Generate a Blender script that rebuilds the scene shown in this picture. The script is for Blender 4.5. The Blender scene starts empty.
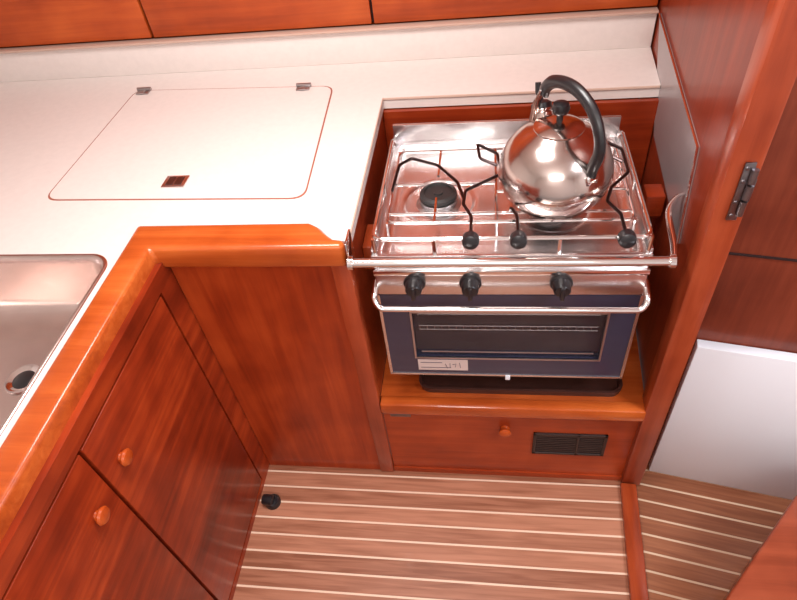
import bpy, bmesh, math, random
from mathutils import Vector, Matrix
random.seed(4)
scene=bpy.context.scene
COL=scene.collection

# ------------------------------------------------------------ materials
def new_mat(name):
    m=bpy.data.materials.new(name); m.use_nodes=True
    nt=m.node_tree; b=nt.nodes['Principled BSDF']
    return m,nt,b
def simple(name,col,rough=.4,metal=0,coat=0,noise=0,nscale=30,spec=.5,bump=0):
    m,nt,b=new_mat(name)
    b.inputs['Base Color'].default_value=(*col,1)
    b.inputs['Roughness'].default_value=rough
    b.inputs['Metallic'].default_value=metal
    b.inputs['Coat Weight'].default_value=coat
    b.inputs['Specular IOR Level'].default_value=spec
    tc=nt.nodes.new('ShaderNodeTexCoord'); n=nt.nodes.new('ShaderNodeTexNoise')
    n.inputs['Scale'].default_value=nscale; n.inputs['Detail'].default_value=4
    nt.links.new(tc.outputs['Object'],n.inputs['Vector'])
    if noise:
        r=nt.nodes.new('ShaderNodeValToRGB')
        r.color_ramp.elements[0].position=.3; r.color_ramp.elements[1].position=.7
        r.color_ramp.elements[0].color=(*[c*(1-noise) for c in col],1)
        r.color_ramp.elements[1].color=(*[min(1,c*(1+noise*.5)) for c in col],1)
        nt.links.new(n.outputs['Fac'],r.inputs['Fac']); nt.links.new(r.outputs['Color'],b.inputs['Base Color'])
    if bump:
        bp=nt.nodes.new('ShaderNodeBump'); bp.inputs['Strength'].default_value=bump; bp.inputs['Distance'].default_value=.002
        nt.links.new(n.outputs['Fac'],bp.inputs['Height']); nt.links.new(bp.outputs['Normal'],b.inputs['Normal'])
    return m
def wood(name,dark,mid,light,axis='z',rough=.32,coat=.12,fine=1.0,spec=.3):
    m,nt,b=new_mat(name)
    tc=nt.nodes.new('ShaderNodeTexCoord')
    mp=nt.nodes.new('ShaderNodeMapping')
    s={'x':(2.2,38,38),'y':(38,2.2,38),'z':(38,38,2.2)}[axis]
    mp.inputs['Scale'].default_value=[q*fine for q in s]
    nt.links.new(tc.outputs['Object'],mp.inputs['Vector'])
    n=nt.nodes.new('ShaderNodeTexNoise'); n.inputs['Scale'].default_value=1; n.inputs['Detail'].default_value=7
    n.inputs['Roughness'].default_value=.62; n.inputs['Distortion'].default_value=.6
    nt.links.new(mp.outputs['Vector'],n.inputs['Vector'])
    n2=nt.nodes.new('ShaderNodeTexNoise'); n2.inputs['Scale'].default_value=6; n2.inputs['Detail'].default_value=3
    nt.links.new(tc.outputs['Object'],n2.inputs['Vector'])
    mx=nt.nodes.new('ShaderNodeMath'); mx.operation='MULTIPLY_ADD'
    mx.inputs[1].default_value=.5
    nt.links.new(n2.outputs['Fac'],mx.inputs[0])
    m2=nt.nodes.new('ShaderNodeMath'); m2.operation='MULTIPLY'; m2.inputs[1].default_value=.5
    nt.links.new(n.outputs['Fac'],m2.inputs[0]); nt.links.new(m2.outputs[0],mx.inputs[2])
    r=nt.nodes.new('ShaderNodeValToRGB'); e=r.color_ramp.elements
    e[0].position=.34; e[0].color=(*dark,1); e[1].position=.66; e[1].color=(*light,1)
    k=e.new(.5); k.color=(*mid,1)
    nt.links.new(mx.outputs[0],r.inputs['Fac']); nt.links.new(r.outputs['Color'],b.inputs['Base Color'])
    b.inputs['Roughness'].default_value=rough; b.inputs['Coat Weight'].default_value=coat; b.inputs['Coat Roughness'].default_value=.15
    b.inputs['Specular IOR Level'].default_value=spec
    bp=nt.nodes.new('ShaderNodeBump'); bp.inputs['Strength'].default_value=.12; bp.inputs['Distance'].default_value=.002
    nt.links.new(n.outputs['Fac'],bp.inputs['Height']); nt.links.new(bp.outputs['Normal'],b.inputs['Normal'])
    return m
def planks(name,period,line,dark,light,strip,offset=0.0):
    m,nt,b=new_mat(name)
    L=nt.links.new; N=nt.nodes.new
    tc=N('ShaderNodeTexCoord'); sp=N('ShaderNodeSeparateXYZ'); L(tc.outputs['Object'],sp.inputs[0])
    a=N('ShaderNodeMath'); a.operation='MULTIPLY_ADD'; a.inputs[1].default_value=1/period; a.inputs[2].default_value=offset; L(sp.outputs['Y'],a.inputs[0])
    fr=N('ShaderNodeMath'); fr.operation='FRACT'; L(a.outputs[0],fr.inputs[0])
    fl=N('ShaderNodeMath'); fl.operation='FLOOR'; L(a.outputs[0],fl.inputs[0])
    lt=N('ShaderNodeMath'); lt.operation='LESS_THAN'; lt.inputs[1].default_value=line/period; L(fr.outputs[0],lt.inputs[0])
    wn=N('ShaderNodeTexWhiteNoise'); wn.noise_dimensions='1D'; L(fl.outputs[0],wn.inputs['W'])
    mp=N('ShaderNodeMapping'); mp.inputs['Scale'].default_value=(5,90,10); L(tc.outputs['Object'],mp.inputs['Vector'])
    ns=N('ShaderNodeTexNoise'); ns.inputs['Scale'].default_value=1; ns.inputs['Detail'].default_value=6; ns.inputs['Distortion'].default_value=.7
    L(mp.outputs[0],ns.inputs['Vector'])
    ad=N('ShaderNodeMath'); ad.operation='MULTIPLY_ADD'; ad.inputs[1].default_value=.35; L(wn.outputs['Value'],ad.inputs[0]); 
    s2=N('ShaderNodeMath'); s2.operation='MULTIPLY_ADD'; s2.inputs[1].default_value=1.0; s2.inputs[2].default_value=-.17; L(ns.outputs['Fac'],s2.inputs[0]); L(s2.outputs[0],ad.inputs[2])
    r=N('ShaderNodeValToRGB'); e=r.color_ramp.elements; e[0].position=.25;e[0].color=(*dark,1); e[1].position=.75;e[1].color=(*light,1)
    L(ad.outputs[0],r.inputs['Fac'])
    mx=N('ShaderNodeMix'); mx.data_type='RGBA'; L(lt.outputs[0],mx.inputs[0]); L(r.outputs['Color'],mx.inputs[6]); mx.inputs[7].default_value=(*strip,1)
    L(mx.outputs[2],b.inputs['Base Color'])
    b.inputs['Roughness'].default_value=.42; b.inputs['Coat Weight'].default_value=.1
    b.inputs['Specular IOR Level'].default_value=.3
    return m

W_PANEL =wood('varnished_mahogany_upright',(.21,.021,.005),(.34,.040,.008),(.48,.070,.014),'z')
W_PANELX=wood('varnished_mahogany_across',(.22,.024,.005),(.34,.044,.009),(.47,.072,.016),'x')
W_DOOR  =wood('cabinet_door_mahogany',(.12,.011,.003),(.25,.026,.006),(.44,.058,.012),'y',fine=.8)
W_LOCK  =wood('locker_mahogany',(.28,.036,.006),(.42,.064,.011),(.54,.10,.018),'x')
W_TRIM  =wood('teak_trim_across',(.30,.045,.008),(.46,.083,.014),(.60,.135,.026),'x',rough=.25,coat=.35)
W_TRIMY =wood('teak_trim_lengthwise',(.20,.028,.008),(.31,.046,.012),(.42,.075,.02),'y',rough=.25,coat=.25)
W_TRIMZ =wood('teak_trim_upright',(.21,.028,.009),(.33,.052,.017),(.45,.085,.03),'z',rough=.3,coat=.25)
W_DARK  =wood('dark_mahogany',(.11,.020,.010),(.18,.034,.016),(.25,.052,.025),'z',rough=.3)  # dark brown wood of the cabin wall, its own tone
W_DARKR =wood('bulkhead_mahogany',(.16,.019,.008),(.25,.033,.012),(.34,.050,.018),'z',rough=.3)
W_DARKX =wood('dark_mahogany_across',(.16,.030,.012),(.25,.048,.02),(.33,.07,.03),'x',rough=.3)  # dark brown step locker wood, grain running across
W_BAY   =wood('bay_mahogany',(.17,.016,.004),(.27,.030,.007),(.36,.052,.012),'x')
DARKGAP =simple('dark_gap',(.02,.004,.003),.8)
LAM     =simple('white_laminate',(.78,.70,.66),.42,noise=.03,nscale=60,bump=.02,spec=.35)
LAMEDGE =simple('laminate_edge',(.58,.40,.32),.4)
GROOVE  =simple('brown_seal',(.36,.12,.08),.7,spec=.1)
STEEL   =simple('brushed_stainless',(.80,.77,.77),.27,1,noise=.08,nscale=12,bump=.03)
CHROME  =simple('polished_chrome',(.88,.85,.84),.10,1)
SINKM   =simple('sink_stainless',(.76,.64,.60),.26,1,noise=.08,nscale=14)
KET     =simple('kettle_steel',(.68,.58,.54),.17,1,noise=.05,nscale=9)
BLACK   =simple('black_plastic',(.012,.011,.013),.35,coat=.2)
BURN    =simple('burner_black',(.02,.018,.018),.5)
BURNM   =simple('burner_alloy',(.45,.42,.42),.35,1)
NAVY    =simple('navy_enamel',(.032,.032,.060),.2,coat=.4)
CAV     =simple('oven_cavity',(.085,.05,.045),.6,noise=.5,nscale=9)
LABEL   =simple('pinkish_label',(.66,.54,.50),.5)
LINK    =simple('label_ink',(.12,.10,.12),.6)
WHITE   =simple('white_gelcoat',(.84,.87,.92),.35)
WIRE    =simple('dark_wire',(.07,.05,.05),.3,1)
TRAYM   =simple('brown_tray',(.06,.022,.016),.4,noise=.2)
VENTM   =simple('vent_brown',(.030,.016,.013),.5)
HINGEM  =simple('aged_steel',(.24,.22,.23),.32,1,noise=.25,nscale=40)
SHIELD  =simple('shield_steel',(.50,.46,.47),.34,.55,noise=.08,nscale=8)
CEIL    =simple('cream_headliner',(.85,.82,.79),.6)
KNOBW   =wood('knob_teak',(.36,.045,.008),(.47,.075,.012),(.56,.11,.02),'z',rough=.25)
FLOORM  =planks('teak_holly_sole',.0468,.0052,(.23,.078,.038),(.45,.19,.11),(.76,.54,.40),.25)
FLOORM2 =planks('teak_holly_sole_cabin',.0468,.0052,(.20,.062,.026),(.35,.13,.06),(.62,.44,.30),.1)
m,nt,b=new_mat('oven_glass'); b.inputs['Base Color'].default_value=(.03,.03,.05,1); b.inputs['Roughness'].default_value=.05
b.inputs['Alpha'].default_value=.22; b.inputs['Specular IOR Level'].default_value=.9
GLASS=m

# ------------------------------------------------------------ helpers
def finish(name,bm,mat,parent=None,smooth=False,struct=False,origin=None,mats=None,angle=35):
    bm.normal_update()
    bmesh.ops.recalc_face_normals(bm,faces=bm.faces[:])
    xs=[v.co.x for v in bm.verts];ys=[v.co.y for v in bm.verts];zs=[v.co.z for v in bm.verts]
    o=Vector(origin) if origin is not None else Vector(((min(xs)+max(xs))/2,(min(ys)+max(ys))/2,min(zs)))
    for v in bm.verts: v.co-=o
    me=bpy.data.meshes.new(name); bm.to_mesh(me); bm.free()
    ob=bpy.data.objects.new(name,me); COL.objects.link(ob)
    for mm in (mats or [mat]): me.materials.append(mm)
    if smooth:
        for p in me.polygons: p.use_smooth=True
        try: me.set_sharp_from_angle(angle=math.radians(angle))
        except Exception: pass
    ob["_w"]=list(o)
    if parent is not None:
        ob.parent=parent; ob.location=o-Vector(parent["_w"])
    else: ob.location=o
    if struct: ob["kind"]="structure"
    return ob
def thing(ob,label,cat,group=None):
    ob["label"]=label; ob["category"]=cat
    if group: ob["group"]=group
    return ob
def empty(name,loc,label,cat):
    e=bpy.data.objects.new(name,None); COL.objects.link(e); e.location=loc; e["_w"]=list(loc); e.empty_display_size=.05
    thing(e,label,cat); return e
def bm_box(bm,x0,x1,y0,y1,z0,z1,bev=0,seg=2,M=None):
    t=bmesh.new()
    vs=[t.verts.new((x,y,z)) for x in (x0,x1) for y in (y0,y1) for z in (z0,z1)]
    for f in [(0,1,3,2),(4,6,7,5),(0,4,5,1),(2,3,7,6),(0,2,6,4),(1,5,7,3)]: t.faces.new([vs[i] for i in f])
    if bev: bmesh.ops.bevel(t,geom=t.edges[:]+t.verts[:],offset=bev,segments=seg,affect='EDGES',profile=.5)
    if M: bmesh.ops.transform(t,matrix=M,verts=t.verts[:])
    me=bpy.data.meshes.new('t'); t.to_mesh(me); t.free(); bm.from_mesh(me); bpy.data.meshes.remove(me)
def box(name,dims,mat,parent=None,bev=.0,struct=False,M=None,origin=None,smooth=None):
    bm=bmesh.new(); bm_box(bm,*dims,bev=bev,M=M)
    return finish(name,bm,mat,parent,smooth=bool(bev) if smooth is None else smooth,struct=struct,origin=origin)
def boxes(name,lst,mat,parent=None,bev=0,struct=False,M=None):
    bm=bmesh.new()
    for d in lst: bm_box(bm,*d,bev=bev,M=M)
    return finish(name,bm,mat,parent,smooth=bool(bev),struct=struct)
def bm_prism(bm,poly,z0,z1,bev=0,M=None):
    t=bmesh.new()
    vs=[t.verts.new((x,y,z0)) for x,y in poly]; f=t.faces.new(vs)
    r=bmesh.ops.extrude_face_region(t,geom=[f]); 
    bmesh.ops.translate(t,vec=(0,0,z1-z0),verts=[v for v in r['geom'] if isinstance(v,bmesh.types.BMVert)])
    bmesh.ops.recalc_face_normals(t,faces=t.faces[:])
    if bev:
        es=[e for e in t.edges if len(e.link_faces)==2 and e.calc_face_angle(0)>.6]
        bmesh.ops.bevel(t,geom=es,offset=bev,segments=3,affect='EDGES',profile=.5)
    if M: bmesh.ops.transform(t,matrix=M,verts=t.verts[:])
    me=bpy.data.meshes.new('t'); t.to_mesh(me); t.free(); bm.from_mesh(me); bpy.data.meshes.remove(me)
def prism(name,poly,z0,z1,mat,parent=None,bev=0,M=None,**k):
    bm=bmesh.new(); bm_prism(bm,poly,z0,z1,bev,M); return finish(name,bm,mat,parent,smooth=bool(bev),**k)
def fillet(pts,r,n=5,closed=False):
    pts=[Vector(p) for p in pts]; out=[]
    N=len(pts)
    for i,p in enumerate(pts):
        if not closed and i in (0,N-1): out.append(p); continue
        a=pts[(i-1)%N]; c=pts[(i+1)%N]
        da=(a-p);dc=(c-p); rr=min(r,da.length*.49,dc.length*.49)
        A=p+da.normalized()*rr; B=p+dc.normalized()*rr
        for k in range(n+1):
            t=k/n; out.append(A*(1-t)**2+p*2*t*(1-t)+B*t*t)
    return out
def bm_tube(bm,pts,rad,n=10,closed=False,flat=None):
    pts=[Vector(p) for p in pts]
    q=[pts[0]]
    for p in pts[1:]:
        if (p-q[-1]).length>1e-5: q.append(p)
    pts=q; N=len(pts)
    def tan(i):
        if closed: return (pts[(i+1)%N]-pts[(i-1)%N]).normalized()
        return (pts[min(i+1,N-1)]-pts[max(i-1,0)]).normalized()
    t0=tan(0); u=t0.orthogonal().normalized() if flat is None else (Vector(flat)-t0*Vector(flat).dot(t0)).normalized()
    rings=[]; prev=t0
    for i in range(N):
        t=tan(i)
        q=prev.rotation_difference(t); u=q@u; u=(u-t*u.dot(t)).normalized(); prev=t; w=t.cross(u)
        rr=rad(i/(N-1)) if callable(rad) else rad
        ra,rb=(rr if isinstance(rr,tuple) else (rr,rr))
        rings.append([bm.verts.new(pts[i]+u*math.cos(2*math.pi*k/n)*ra+w*math.sin(2*math.pi*k/n)*rb) for k in range(n)])
    for i in range(N if closed else N-1):
        a=rings[i]; c=rings[(i+1)%N]
        for k in range(n): bm.faces.new((a[k],a[(k+1)%n],c[(k+1)%n],c[k]))
    if not closed:
        bm.faces.new(rings[0]); bm.faces.new(rings[-1])
def tube(name,pts,rad,mat,parent=None,**k):
    bm=bmesh.new(); bm_tube(bm,pts,rad,**k); return finish(name,bm,mat,parent,smooth=True)
def tubes(name,lst,rad,mat,parent=None,n=8):
    bm=bmesh.new()
    for p in lst: bm_tube(bm,p,rad,n=n)
    return finish(name,bm,mat,parent,smooth=True)
def bm_lathe(bm,prof,c,axis=(0,0,1),n=32):
    c=Vector(c); q=Vector((0,0,1)).rotation_difference(Vector(axis).normalized())
    rings=[]
    for r,z in prof:
        if r<1e-6: rings.append([bm.verts.new(c+q@Vector((0,0,z)))])
        else: rings.append([bm.verts.new(c+q@Vector((r*math.cos(2*math.pi*k/n),r*math.sin(2*math.pi*k/n),z))) for k in range(n)])
    for a,b2 in zip(rings,rings[1:]):
        if len(a)==1 and len(b2)==1: continue
        for k in range(n):
            if len(a)==1: bm.faces.new((a[0],b2[k],b2[(k+1)%n]))
            elif len(b2)==1: bm.faces.new((a[k],a[(k+1)%n],b2[0]))
            else: bm.faces.new((a[k],a[(k+1)%n],b2[(k+1)%n],b2[k]))
def lathe(name,prof,c,mat,parent=None,axis=(0,0,1),n=32,angle=40):
    bm=bmesh.new(); bm_lathe(bm,prof,c,axis,n); return finish(name,bm,mat,parent,smooth=True,angle=angle)
def rrect(x0,x1,y0,y1,r,n=6):
    out=[]
    for cx,cy,a in ((x1-r,y1-r,0),(x0+r,y1-r,90),(x0+r,y0+r,180),(x1-r,y0+r,270)):
        for k in range(n+1):
            t=math.radians(a+90*k/n); out.append((cx+r*math.cos(t),cy+r*math.sin(t)))
    return out
def smoothline(pts,n=8):
    pts=[Vector(p) for p in pts]; P=[pts[0]*2-pts[1]]+pts+[pts[-1]*2-pts[-2]]; out=[]
    for i in range(1,len(P)-2):
        p0,p1,p2,p3=P[i-1:i+3]
        for k in range(n):
            t=k/n
            out.append(.5*((2*p1)+(-p0+p2)*t+(2*p0-5*p1+4*p2-p3)*t*t+(-p0+3*p1-3*p2+p3)*t**3))
    out.append(pts[-1]); return out

CT=.866          # worktop height
def PX(y): return .379+.065*(y-.874)     # galley-side face of the right bulkhead
ang=math.atan(-.065)
MR=Matrix.Translation((.379,.874,0))@Matrix.Rotation(ang,4,'Z')   # bulkhead local frame (x = away from galley, y = depth)

# ------------------------------------------------------------ structure
box('floor',(-.68,.375,-.6,.90,-.03,0),FLOORM,struct=True,origin=(0,0,0))
MC=Matrix.Translation((.45,.89,0))@Matrix.Rotation(math.radians(-11),4,'Z')
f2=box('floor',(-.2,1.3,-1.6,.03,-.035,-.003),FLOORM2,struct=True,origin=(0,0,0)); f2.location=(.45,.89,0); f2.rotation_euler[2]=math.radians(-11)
box('ceiling',(-2.0,1.8,-1.4,1.75,2.0,2.04),CEIL,struct=True)
box('wall_back',(-2.0,.46,1.70,1.74,0,2.0),W_LOCK,struct=True)
box('wall_left',(-2.04,-2.0,-1.4,1.74,0,2.0),CEIL,struct=True)
box('wall_front',(-2.0,1.8,-1.44,-1.4,0,2.0),CEIL,struct=True)
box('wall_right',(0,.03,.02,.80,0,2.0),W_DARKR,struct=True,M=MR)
box('wall_cabin',(-.02,1.35,.02,.05,0,2.0),W_DARK,struct=True,M=MC)
box('wall_cabin_side',(1.76,1.8,-1.4,.7,0,2.0),CEIL,struct=True)
# door post and sill
post=boxes('trim_1',[(-.008,.042,-.035,.022,0,2.0)],W_TRIMZ,struct=True,bev=.006,M=MR)
box('trim_2',(-.012,.030,-1.0,-.037,-.01,.018),W_TRIMY,struct=True,bev=.005,M=MR)
box('trim_3',(-.02,1.2,.0165,.0195,.785,.789),DARKGAP,struct=True,M=MC)

# ------------------------------------------------------------ worktop
SX0,SX1,SY0,SY1=-1.25,-.732,.27,.825
cu=bpy.data.curves.new('c','CURVE'); cu.dimensions='2D'; cu.fill_mode='BOTH'
def spl(pts):
    s=cu.splines.new('POLY'); s.points.add(len(pts)-1)
    for i,p in enumerate(pts): s.points[i].co=(p[0],p[1],0,1)
    s.use_cyclic_u=True
outline=[(-1.99,-.30),(-.713,-.30),(-.713,.915),(-.345,.915),(-.325,.903),(-.308,.883),(-.290,.866),(-.262,.862),(-.262,1.42),(PX(1.42)-.0045,1.42),(PX(1.64)-.0045,1.64),(-1.99,1.64)]
spl(outline); spl(rrect(SX0,SX1,SY0,SY1,.045))
cu.extrude=.0
to=bpy.data.objects.new('t',cu); COL.objects.link(to)
bpy.context.view_layer.update()
me=bpy.data.meshes.new_from_object(to); bpy.data.objects.remove(to)
bm=bmesh.new(); bm.from_mesh(me)
bmesh.ops.remove_doubles(bm,verts=bm.verts[:],dist=1e-5)
for v in bm.verts: v.co.z=CT-.03
r=bmesh.ops.extrude_face_region(bm,geom=bm.faces[:])
bmesh.ops.translate(bm,vec=(0,0,.03),verts=[v for v in r['geom'] if isinstance(v,bmesh.types.BMVert)])
wt=finish('worktop',bm,LAM)
thing(wt,"white laminate L-shaped galley worktop with teak edge trim","worktop")
prism('edge_trim',[(-.7125,-.30),(-.655,-.30),(-.655,.838),(-.266,.838),(-.266,.860),(-.290,.864),(-.308,.881),(-.325,.901),(-.345,.914),(-.7125,.914)],.818,.874,W_TRIM,wt,bev=.009)["label"]="glossy orange teak fiddle edging"
tube('edge_strip',[(-.262,.862,CT-.004),(-.262,1.42,CT-.004),(PX(1.42)-.006,1.42,CT-.004)],.0035,LAMEDGE,wt,n=6)
box('backsplash',(-1.99,PX(1.63)-.005,1.625,1.64,CT,.957),LAM,wt,bev=.002)
box('backsplash_cap',(-1.99,PX(1.63)-.005,1.612,1.64,.9572,.963),LAMEDGE,wt,bev=.001)
# icebox lid
lid=[(-.98,1.525),(-.403,1.495),(-.376,1.0),(-.985,1.015)]
def lidshape(off):
    c=Vector((-.686,1.26,0)); pts=[]
    for x,y in lid:
        d=Vector((x,y,0))-c; pts.append(c+Vector((d.x-off*(1 if d.x>0 else -1),d.y-off*(1 if d.y>0 else -1),0)))
    return [(p.x,p.y) for p in fillet(pts,.035,6,True)]
prism('hatch_seal',lidshape(-.0014),CT-.001,CT+.0010,GROOVE,wt)
lo=prism('hatch_lid',lidshape(.0020),CT+.0004,CT+.0018,LAM,wt,bev=0)
for x,y in ((-.95,1.512),(-.483,1.490)):
    bm=bmesh.new(); bm_box(bm,x-.018,x+.018,y-.016,y+.012,CT+.0022,CT+.006,.001)
    bm_tube(bm,[(x-.02,y+.006,CT+.008),(x+.02,y+.006,CT+.008)],.005,n=8)
    bm_box(bm,x-.008,x+.008,y-.02,y-.002,CT+.006,CT+.0095,.001)
    finish('hinge',bm,BURNM,lo,True)
bm=bmesh.new(); x,y=-.688,1.069
bm_box(bm,x-.027,x+.027,y-.022,y+.022,CT+.0022,CT+.0055,.001)
finish('latch',bm,STEEL,lo,True)["label"]="square chrome flush latch"
boxes('latch_ring',[(x-.018,x-.002,y-.015,y+.015,CT+.0056,CT+.0066),(x+.001,x+.018,y-.015,y+.015,CT+.0056,CT+.0062)],HINGEM,lo)

# ------------------------------------------------------------ sink
bm=bmesh.new()
prof=[(-.006,.866),(-.005,.8685),(.001,.8685),(.004,.864),(.007,.85),(.015,.76),(.022,.742),(.040,.732),(.070,.728)]
rings=[]
for off,z in prof:
    pts=rrect(SX0+off,SX1-off,SY0+off,SY1-off,max(.045-off*.2+max(0,off-.01)*1.2,.02),8)
    rings.append([bm.verts.new((a,b2,z)) for a,b2 in pts])
for a,c in zip(rings,rings[1:]):
    n=len(a)
    for k in range(n): bm.faces.new((a[k],a[(k+1)%n],c[(k+1)%n],c[k]))
bm.faces.new(rings[-1])
sk=finish('sink',bm,SINKM,smooth=True,angle=80)
thing(sk,"stainless steel galley sink basin set into the worktop","sink")
dc=(-.888,.622,.7285)
lathe('drain',[(.036,0),(.035,.004),(.027,.004),(.022,-.0),(.0,-.0)],dc,CHROME,sk)
lathe('drain_hole',[(.022,.0005),(.010,.004),(0,.004)],dc,BLACK,sk)

# ------------------------------------------------------------ base cabinet
bc=boxes('base_cabinet',[(-.682,-.665,-.30,.87,0,.836)],DARKGAP)
thing(bc,"mahogany base cabinet under the sink with round-knob doors","cabinet")
boxes('face_frame',[(-.665,-.642,-.30,.87,.797,.836),(-.665,-.642,.793,.868,.0,.7968),(-.665,-.642,-.30,.7928,.0,.022)],W_DOOR,bc)
d1=box('door',(-.663,-.642,.4415,.788,.027,.791),W_DOOR,bc,bev=.0015)
d2=box('door',(-.663,-.642,.08,.4345,.027,.791),W_DOOR,bc,bev=.0015)
box('door',(-.663,-.642,-.29,.074,.027,.791),W_DOOR,bc,bev=.0015)
kp=[(.0,0),(.009,0),(.008,.003),(.010,.005),(.0145,.007),(.016,.011),(.0135,.015),(.006,.017),(0,.017)]
for d,(yy,zz) in ((d1,(.488,.689)),(d2,(.384,.681))):
    lathe('knob',kp,(-.642,yy,zz),KNOBW,d,axis=(1,0,0))["label"]="round turned teak knob"

# ------------------------------------------------------------ icebox cabinet
ic=box('icebox_cabinet',(-.64,-.302,.853,.868,0,.836),W_PANEL)
thing(ic,"mahogany front panel of the icebox cabinet","cabinet")
box('corner_post',(-.3015,-.2625,.846,.872,0,.8175),W_TRIMZ,ic,bev=.004)
box('side_panel',(-.278,-.2635,.8725,1.418,0,.834),W_BAY,ic)

# ------------------------------------------------------------ stove recess cabinet
sc=boxes('stove_cabinet',[(-.262,PX(1.42)-.005,1.405,1.418,0,.834)],W_BAY)
thing(sc,"wooden recess and shelf beneath the stove with access panel","cabinet")
prism('shelf',[(-.2625,.871),(PX(.871)-.003,.871),(PX(1.404)-.003,1.404),(-.2625,1.404)],.325,.347,W_TRIM,sc)
box('shelf_nosing',(-.2615,PX(.85)-.004,.838,.8705,.312,.353),W_TRIM,sc,bev=.007)
ap=box('access_panel',(-.2615,PX(.86)-.004,.856,.870,0,.311),W_PANELX,sc)
box('skirting',(-.2615,PX(.86)-.004,.851,.856,0,.02),W_PANELX,ap)
bm=bmesh.new()
x0,x1,z0,z1=.122,.306,.128,.226
bm_box(bm,x0,x1,.850,.856,z0,z0+.008,.001);bm_box(bm,x0,x1,.850,.856,z1-.008,z1,.001)
bm_box(bm,x0,x0+.008,.850,.856,z0,z1,.001);bm_box(bm,x1-.008,x1,.850,.856,z0,z1,.001)
bm_box(bm,x0+.004,x1-.004,.8545,.856,z0+.004,z1-.004)
for i in range(9):
    z=z0+.014+i*.0088; bm_box(bm,x0+.006,x1-.006,.8515,.855,z,z+.004)
bm_box(bm,(x0+x1)/2+.018,(x0+x1)/2+.023,.850,.855,z0,z1)
finish('vent_grille',bm,VENTM,ap)["label"]="dark brown louvred vent grille"
lathe('knob',[(0,0),(.013,0),(.011,.006),(.015,.010),(.016,.015),(.011,.019),(0,.020)],(.049,.856,.238),KNOBW,ap,axis=(0,-1,0))
box('name_plate',(-.243,-.190,.8535,.856,.281,.297),HINGEM,ap,bev=.0006)
# baking tray under the stove
bm=bmesh.new()
prf=[(-.002,.366),(.004,.366),(.007,.353),(.012,.352)]
rings=[]
for off,z in [(0,.3475)]+prf:
    rings.append([bm.verts.new((a,b2,z)) for a,b2 in rrect(-.165+off,.325-off,.885+off,1.24-off,.03)])
for a,c in zip(rings,rings[1:]):
    n=len(a)
    for k in range(n): bm.faces.new((a[k],a[(k+1)%n],c[(k+1)%n],c[k]))
bm.faces.new(rings[-1]); bm.faces.new(rings[0])
tr=finish('baking_tray',bm,TRAYM,smooth=True); thing(tr,"dark brown baking tray stored under the stove","tray")

# ------------------------------------------------------------ overhead lockers
ol=box('overhead_locker',(-1.99,PX(1.65)-.005,1.652,1.698,.965,1.99),DARKGAP)
thing(ol,"row of mahogany overhead locker doors above the backsplash","cabinet")
for a,c in ((-1.98,-.935),(-.927,-.304),(-.297,PX(1.65)-.008)):
    box('door',(a,c,1.632,1.651,.968,1.42),W_LOCK,ol,bev=.002)
box('upper_panel',(-1.98,PX(1.65)-.008,1.632,1.651,1.425,1.98),W_LOCK,ol)

# ------------------------------------------------------------ crash bar
RZ,RY=.832,.850
gr=empty('crash_bar',(.04,RY,RZ),"polished stainless crash bar across the stove opening","rail")
tube('bar',[(-.2605,RY-.012,RZ),(.327,RY-.012,RZ)],.0090,CHROME,gr,n=14)
bm=bmesh.new(); bm_lathe(bm,[(0,0),(.014,0),(.014,.010),(0,.010)],(-.2612,RY-.012,RZ),(1,0,0),20)
bm_box(bm,-.2612,-.257,RY-.016,RY+.03,RZ-.008,RZ+.05,.001)
finish('bracket',bm,CHROME,gr,True)
bm=bmesh.new(); bm_lathe(bm,[(0,0),(.013,0),(.013,.010),(0,.010)],(.322,RY-.012,RZ),(1,0,0),20)
bm_tube(bm,smoothline([(.330,RY-.012,RZ),(.337,RY+.03,RZ+.002),(.340,RY+.08,RZ+.006),(.348,RY+.13,RZ+.008),(.366,RY+.16,RZ+.010),(PX(RY+.17)-.007,RY+.17,RZ+.012)],5),lambda t:(.006,.004),n=8)
finish('bracket',bm,CHROME,gr,True)

# ------------------------------------------------------------ heat shield
def slab(bm,pts,d0,d1):
    va=[bm.verts.new((PX(y)-d0,y,z)) for y,z in pts]; vb=[bm.verts.new((PX(y)-d1,y,z)) for y,z in pts]
    bm.faces.new(va); bm.faces.new(vb); n=len(pts)
    for i in range(n): bm.faces.new((va[i],va[(i+1)%n],vb[(i+1)%n],vb[i]))
bm=bmesh.new()
sh=[(1.60,.962),(1.02,.948),(.975,.755),(1.38,.755)]
slab(bm,sh,.0005,.004)
hs=finish('heat_shield',bm,SHIELD); thing(hs,"polished stainless heat shield fixed to the wooden bulkhead","panel")
bm=bmesh.new(); bm_tube(bm,[(PX(y)-.005,y,z) for y,z in sh[:3]],.0025,n=6)
finish('shield_edge',bm,CHROME,hs,True)

# mounting blocks
mb=box('mounting_block',(-.2630,-.242,.96,1.04,.70,.765),W_TRIMY,bev=.003); thing(mb,"small varnished wood block holding the stove pivot","bracket","stove pivot blocks")
mb2=box('mounting_block',(.350,PX(1.13)-.006,1.13,1.18,.70,.755),W_BAY,bev=.003); thing(mb2,"small varnished wood block holding the stove pivot","bracket","stove pivot blocks")

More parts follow.
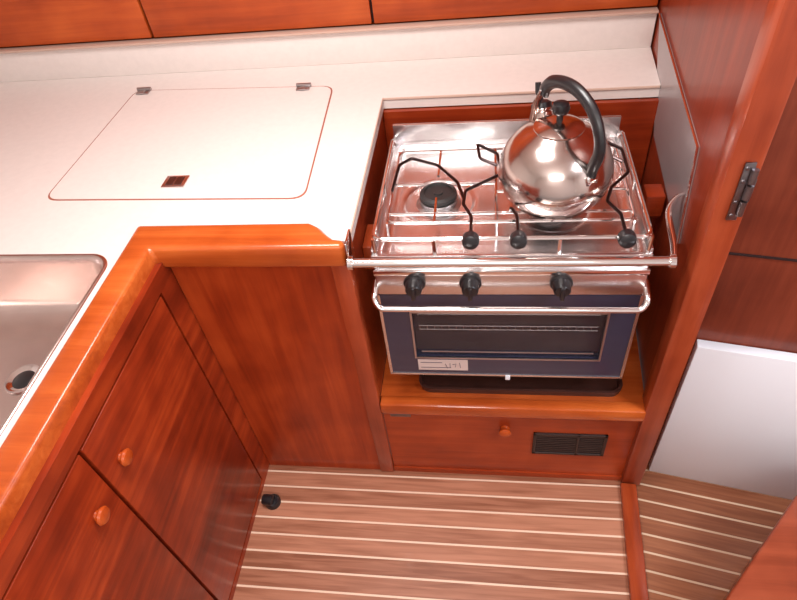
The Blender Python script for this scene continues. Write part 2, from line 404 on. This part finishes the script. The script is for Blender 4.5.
# ------------------------------------------------------------ stove
LX,RX=-.222,.303; FY,BY=.872,1.310
st=empty('stove',((LX+RX)/2,(FY+BY)/2,.445),"stainless two-burner gimballed marine stove with navy oven door","stove")
boxes('body',[(LX,RX,.893,BY,.445,.785)],STEEL,st,bev=.003)
burn=[(-.104,1.085),(.137,1.055)]
bm=bmesh.new(); nx,ny=84,70; g=[]
for j in range(ny+1):
    row=[]
    for i in range(nx+1):
        x=LX+(RX-LX)*i/nx; y=FY+.012+(BY-FY-.012)*j/ny
        e=min(x-LX,RX-x,y-FY-.012,BY-y)
        z=.800
        s=max(0,min(1,(e-.012)/.012)); z-=.010*s*s*(3-2*s)
        for bx,by in burn:
            d=math.hypot(x-bx,y-by); s=max(0,min(1,(.082-d)/.014)); z-=.008*s*s*(3-2*s)
        row.append(bm.verts.new((x,y,z)))
    g.append(row)
for j in range(ny):
    for i in range(nx): bm.faces.new((g[j][i],g[j][i+1],g[j+1][i+1],g[j+1][i]))
hob=finish('hob',bm,STEEL,st,True,angle=60)
boxes('hob_rim',[(LX-.003,RX+.003,BY-.004,BY+.004,.785,.852),(LX-.004,LX+.003,FY+.012,BY,.785,.822),(RX-.003,RX+.004,FY+.012,BY,.785,.822),(LX-.004,RX+.004,FY+.006,FY+.014,.783,.812)],STEEL,st,bev=.0015)
for bx,by in burn:
    bb=lathe('burner',[(.050,.782),(.050,.785),(.041,.788),(.038,.797),(.043,.799),(.043,.802),(.030,.803)],(bx,by,0),BURNM,st)
    lathe('burner_cap',[(.038,.8035),(.041,.805),(.040,.812),(.032,.815),(.030,.811),(.010,.811),(.009,.814),(0,.814)],(bx,by,0),BURN,bb)
# pan supports
GZ=.834
Y0,Y1=.955,1.215
L=[]
L.append([Vector(p) for p in fillet([(.04,Y0,GZ),(.283,Y0,GZ),(.283,Y1,GZ),(-.200,Y1,GZ),(-.200,Y0,GZ),(.04,Y0,GZ)],.018,5,False)])
L.append([(.020,Y0,GZ),(.020,Y1,GZ)])
L.append([(-.200,Y0+.028,GZ),(.283,Y0+.028,GZ)])
for bx,by in burn:
    xa=-.200 if bx<0 else .020; xb=.020 if bx<0 else .283
    L.append([(xa,by,GZ),(bx-.030,by,GZ)]); L.append([(xb,by,GZ),(bx+.030,by,GZ)])
    L.append([(bx,Y1,GZ),(bx,by+.030,GZ)]); L.append([(bx,Y0,GZ),(bx,by-.050,GZ)])
for x in (-.200,.020,.283):
    for y in (Y0,Y1): L.append([(x,y,GZ),(x,y,.792)])
tubes('pan_support',L,.0029,CHROME,st)
# fiddle rail
L=[]
FZ=.850
L.append(fillet([(LX+.004,1.27,.822),(LX+.004,1.25,FZ),(LX+.004,.885,FZ),(RX-.004,.885,FZ),(RX-.004,1.25,FZ),(RX-.004,1.27,.822)],.02))
for x in (LX+.004,-.10,.137,RX-.004): L.append([(x,.887,FZ),(x,.887,.80)])
for x in (LX+.004,RX-.004): L.append([(x,1.07,FZ),(x,1.07,.82)])
tubes('fiddle_rail',L,.0040,CHROME,st)
# pan clamps with knobs
z=FZ+.006
c1=[(-.029,.870,z),(-.029,.945,z),(-.046,.985,z),(-.042,1.030,z),(.030,1.085,z),(.024,1.150,z+.008),(-.020,1.185,z+.012),(-.014,1.140,z+.004),(.022,1.118,z)]
c2=[(.252,.870,z),(.252,.945,z),(.232,.985,z),(.246,1.030,z),(.286,1.080,z),(.282,1.150,z+.010),(.235,1.195,z+.014),(.242,1.150,z+.006),(.280,1.118,z)]
c3=[(.059,.870,z),(.059,.945,z),(.048,.978,z-.006),(.048,.984,GZ)]
c4=[(-.200,1.06,GZ+.004),(-.190,1.13,z),(-.165,1.155,z),(-.105,1.125,z),(-.060,1.06,z),(-.044,1.00,z)]
for c in (c1,c2,c3,c4): tube('pan_clamp',fillet(c,.006,3),.0034,WIRE,st,n=8)
kp2=[(0,0),(.012,0),(.016,.003),(.0165,.014),(.015,.020),(.010,.023),(0,.023)]
for x in (-.029,.059,.252): lathe('rail_knob',kp2,(x,.884,FZ+.004),BLACK,st,axis=(0,-1,.12))["label"]="round black plastic clamp knob"
# control panel
box('control_panel',(LX,RX,.866,.893,.716,.785),STEEL,st,bev=.004)
box('panel_trim',(LX-.001,RX+.001,.862,.8665,.774,.787),CHROME,st,bev=.001)
kp3=[(0,0),(.022,0),(.022,.004),(.018,.006),(.0165,.024),(.014,.028),(0,.029)]
for x in (-.143,-.031,.145):
    k=lathe('control_knob',kp3,(x,.866,.752),BLACK,st,axis=(0,-1,0))
    k["label"]="round black gas control knob"
    box('knob_grip',(x-.004,x+.004,.830,.838,.736,.768),BLACK,k,bev=.001)
# oven door
WX0,WX1,WZ0,WZ1=-.157,.246,.512,.662
DT=.714
od=boxes('oven_door',[(LX,WX0,.868,.892,.449,DT),(WX1,RX,.868,.892,.449,DT),(WX0,WX1,.868,.892,.449,WZ0),(WX0,WX1,.868,.892,WZ1,DT)],NAVY,st)
od["label"]="glossy navy blue oven door with window"
boxes('door_edge',[(LX-.003,LX+.003,.866,.8925,.449,DT),(RX-.003,RX+.003,.866,.8925,.449,DT),(LX-.003,RX+.003,.866,.8925,.446,.451)],STEEL,od)
FG=simple('frame_grey',(.55,.53,.56),.3,1)
boxes('window_frame',[(WX0-.004,WX1+.004,.8655,.870,WZ1-.001,WZ1+.003),(WX0-.004,WX1+.004,.8655,.870,WZ0-.004,WZ0),(WX0-.004,WX0,.8655,.870,WZ0,WZ1),(WX1,WX1+.004,.8655,.870,WZ0,WZ1),
 (WX0+.012,WX1-.012,.8725,.874,WZ0+.012,WZ0+.015)],FG,od)
box('window_glass',(WX0,WX1,.8745,.8765,WZ0,WZ1),GLASS,od)
box('oven_interior',(WX0,WX1,.8905,.892,WZ0,WZ1),CAV,od)
L=[[(WX0+.01,.884,z),(WX1-.01,.884,z)] for z in (.590,.602,.640)]+[[(WX0+.012+i*.016,.885,.590),(WX0+.012+i*.016,.885,.602)] for i in range(24)]
tubes('oven_rack',L,.0016,CHROME,od,n=5)
hd=fillet([(LX-.004,.885,.738),(LX-.004,.842,.728),(LX+.006,.832,.710),(RX-.006,.832,.710),(RX+.004,.842,.728),(RX+.004,.885,.738)],.02,6)
tube('handle',hd,.0062,CHROME,od,n=12)["label"]="chrome oven door handle bar"
lb=box('label_plate',(-.156,-.041,.8670,.8680,.464,.502),LABEL,od)
L=[]
for k,(xs,zs) in enumerate([(-.150,.492),(-.150,.474)]):
    L.append([(xs,.8667,zs),(xs+.05+.02*k,.8667,zs)])
L+= [[(-.093,.8667,.488),(-.088,.8667,.472)],[(-.082,.8667,.490),(-.082,.8667,.476)],[(-.076,.8667,.486),(-.068,.8667,.488),(-.070,.8667,.476)],[(-.060,.8667,.492),(-.058,.8667,.474)]]
tubes('label_marks',L,.0009,LINK,lb,n=4)
box('door_latch',(.045,.056,.8625,.868,.436,.450),WHITE,od,bev=.001)

# ------------------------------------------------------------ kettle
KX,KY,KZ=.134,1.040,.837
ke=empty('kettle',(KX,KY,KZ),"polished stainless whistling kettle with black arched handle","kettle")
lathe('body',[(0,0),(.080,0),(.089,.003),(.102,.022),(.110,.045),(.1115,.060),(.108,.082),(.098,.106),(.081,.127),(.062,.141),(.048,.148),(.046,.150)],(KX,KY,KZ),KET,ke,n=64,angle=60)
kl=lathe('lid',[(.047,.150),(.047,.153),(.038,.158),(.020,.163),(.006,.165),(0,.165)],(KX,KY,KZ),KET,ke,n=48,angle=60)
lathe('lid_knob',[(0,.165),(.006,.165),(.006,.176),(.014,.181),(.017,.190),(.014,.199),(.006,.203),(0,.203)],(KX,KY,KZ),BLACK,kl)
u=Vector((-.54,.84,0)).normalized()
def K(s,z,off=0): return Vector((KX,KY,KZ))+u*s+Vector((0,0,z))+Vector((u.y,-u.x,0))*off
us=Vector((-.30,.954,0))
sd=(us*.5+Vector((0,0,.86))).normalized()
sb0=Vector((KX,KY,KZ))+us*.068+Vector((0,0,.114))
sp=lathe('spout',[(.024,0),(.021,.012),(.019,.028),(.021,.031),(.021,.036),(.014,.036),(.013,.03)],sb0,KET,ke,axis=sd)
lathe('whistle',[(.015,.032),(.020,.036),(.020,.046),(.012,.052),(0,.054)],sb0,BLACK,sp,axis=sd)
bm=bmesh.new(); bm_tube(bm,smoothline([K(.052,.196),K(.046,.212),K(.026,.230),K(-.008,.240),K(-.046,.238),K(-.082,.220),K(-.106,.186),K(-.112,.152),K(-.102,.116),K(-.100,.100)],6),lambda t:(.0075+.0025*math.sin(math.pi*min(1,t*1.1)),.012),n=12,flat=(u.y,-u.x,0))
finish('handle',bm,BLACK,ke,True)["label"]="black plastic arched handle"
bm=bmesh.new(); bm_box(bm,-.013,.013,-.004,.004,-.012,.012,.002,M=Matrix.Translation(K(-.103,.088))@Matrix.Rotation(math.atan2(u.y,u.x)-math.pi/2,4,'Z'))
finish('handle_bracket',bm,CHROME,ke,True)
bm=bmesh.new(); bm_tube(bm,[K(.080,.128),K(.070,.175),K(.052,.205)],lambda t:(.004,.010),n=8,flat=u); finish('handle_bracket',bm,KET,ke,True)
tube('whistle_lever',[sb0+sd*.05,sb0+sd*.066+u*.006,sb0+sd*.085+u*.002],.006,BLACK,ke)

# ------------------------------------------------------------ door hinge (part of the post)
bm=bmesh.new(); hx,hy,hz=.400,.8345,.985
bm_box(bm,hx-.010,hx+.006,hy-.002,hy+.0015,hz-.058,hz+.052,.0007)
bm_box(bm,hx+.006,hx+.015,hy-.002,hy+.0015,hz-.022,hz+.022,.0007)
for a,c in ((-.045,-.017),(-.013,.013),(.017,.042)): bm_tube(bm,[(hx+.006,hy-.005,hz+a),(hx+.006,hy-.005,hz+c)],.0055,n=10)
for q in (-.048,-.022,.018,.042): bm_lathe(bm,[(0,0),(.004,0),(.003,.0016),(0,.002)],(hx-.005,hy-.002,hz+q),(0,-1,0),10)
finish('hinge',bm,HINGEM,post,smooth=True)

# door stop
ds=empty('door_stop',(-.605,.735,0),"small black rubber door stop on the floor beside the cabinet","door stop")
lathe('base',[(0,0),(.022,0),(.022,.012),(.018,.018),(0,.018)],(-.600,.735,0),BLACK,ds)
lathe('bumper',[(0,0),(.014,0),(.016,.01),(.016,.028),(.011,.032),(0,.032)],(-.625,.735,.020),BLACK,ds,axis=(1,-.1,.0))

# ------------------------------------------------------------ neighbouring cabin
wl=box('cabin_locker',(-.0,1.3,-.006,.0185,0,.54),WHITE,M=MC,bev=.003); thing(wl,"smooth white locker front panel beyond the doorway","locker")
bm=bmesh.new()
bm_prism(bm,[(.452,.43),(.665,.672),(1.25,.672),(1.25,-.1),(.452,-.1)],0,.275); sb=finish('step_locker',bm,W_DARKX); thing(sb,"dark wooden step locker inside the doorway","locker")
bm=bmesh.new(); bm_prism(bm,[(.446,.435),(.663,.68),(1.25,.68),(1.25,-.1),(.446,-.1)],.275,.30,bev=.006); finish('top_board',bm,W_DARKX,sb,True)

# ------------------------------------------------------------ lights
def area(name,loc,rot,sx,sy,e,col):
    l=bpy.data.lights.new(name,'AREA'); l.shape='RECTANGLE'; l.size=sx; l.size_y=sy; l.energy=e; l.color=col
    o=bpy.data.objects.new(name,l); COL.objects.link(o); o.location=loc; o.rotation_euler=rot; return o
area('hatch_light',(-.28,.80,1.97),(0,0,0),.45,.45,20,(1,.95,.92))
area('companionway_light',(.05,-.9,1.9),(math.radians(38),0,0),.9,.5,12,(1,.95,.92))
area('cabin_light',(1.2,.2,1.9),(0,math.radians(10),0),.5,.5,24,(.86,.92,1))
area('ceiling_bounce_fill',(-.2,-.7,1.3),(math.radians(180),0,0),.8,.8,10,(1,.95,.93))  # added unseen fill, aimed up so the bright ceiling reflects in the metal
w=bpy.data.worlds.new('world'); scene.world=w; w.use_nodes=True
w.node_tree.nodes['Background'].inputs[0].default_value=(.9,.8,.78,1); w.node_tree.nodes['Background'].inputs[1].default_value=.4

# ------------------------------------------------------------ camera
r=Vector((.9898,.1015,-.101)).normalized()
up=Vector((-.0028,.7203,.6946)); up=(up-r*up.dot(r)).normalized(); bk=r.cross(up)
cam=bpy.data.cameras.new('camera'); co=bpy.data.objects.new('camera',cam); COL.objects.link(co)
cam.sensor_width=36; cam.sensor_fit='HORIZONTAL'; cam.lens=605/797*36; cam.clip_start=.02
M=Matrix((r,up,bk)).transposed().to_4x4(); M.translation=Vector((0,0,1.6)); co.matrix_world=M
scene.camera=co
for o in bpy.data.objects:
    if "_w" in o: del o["_w"]
scene.view_settings.view_transform='Standard'
scene.view_settings.look='None'
scene.view_settings.exposure=0
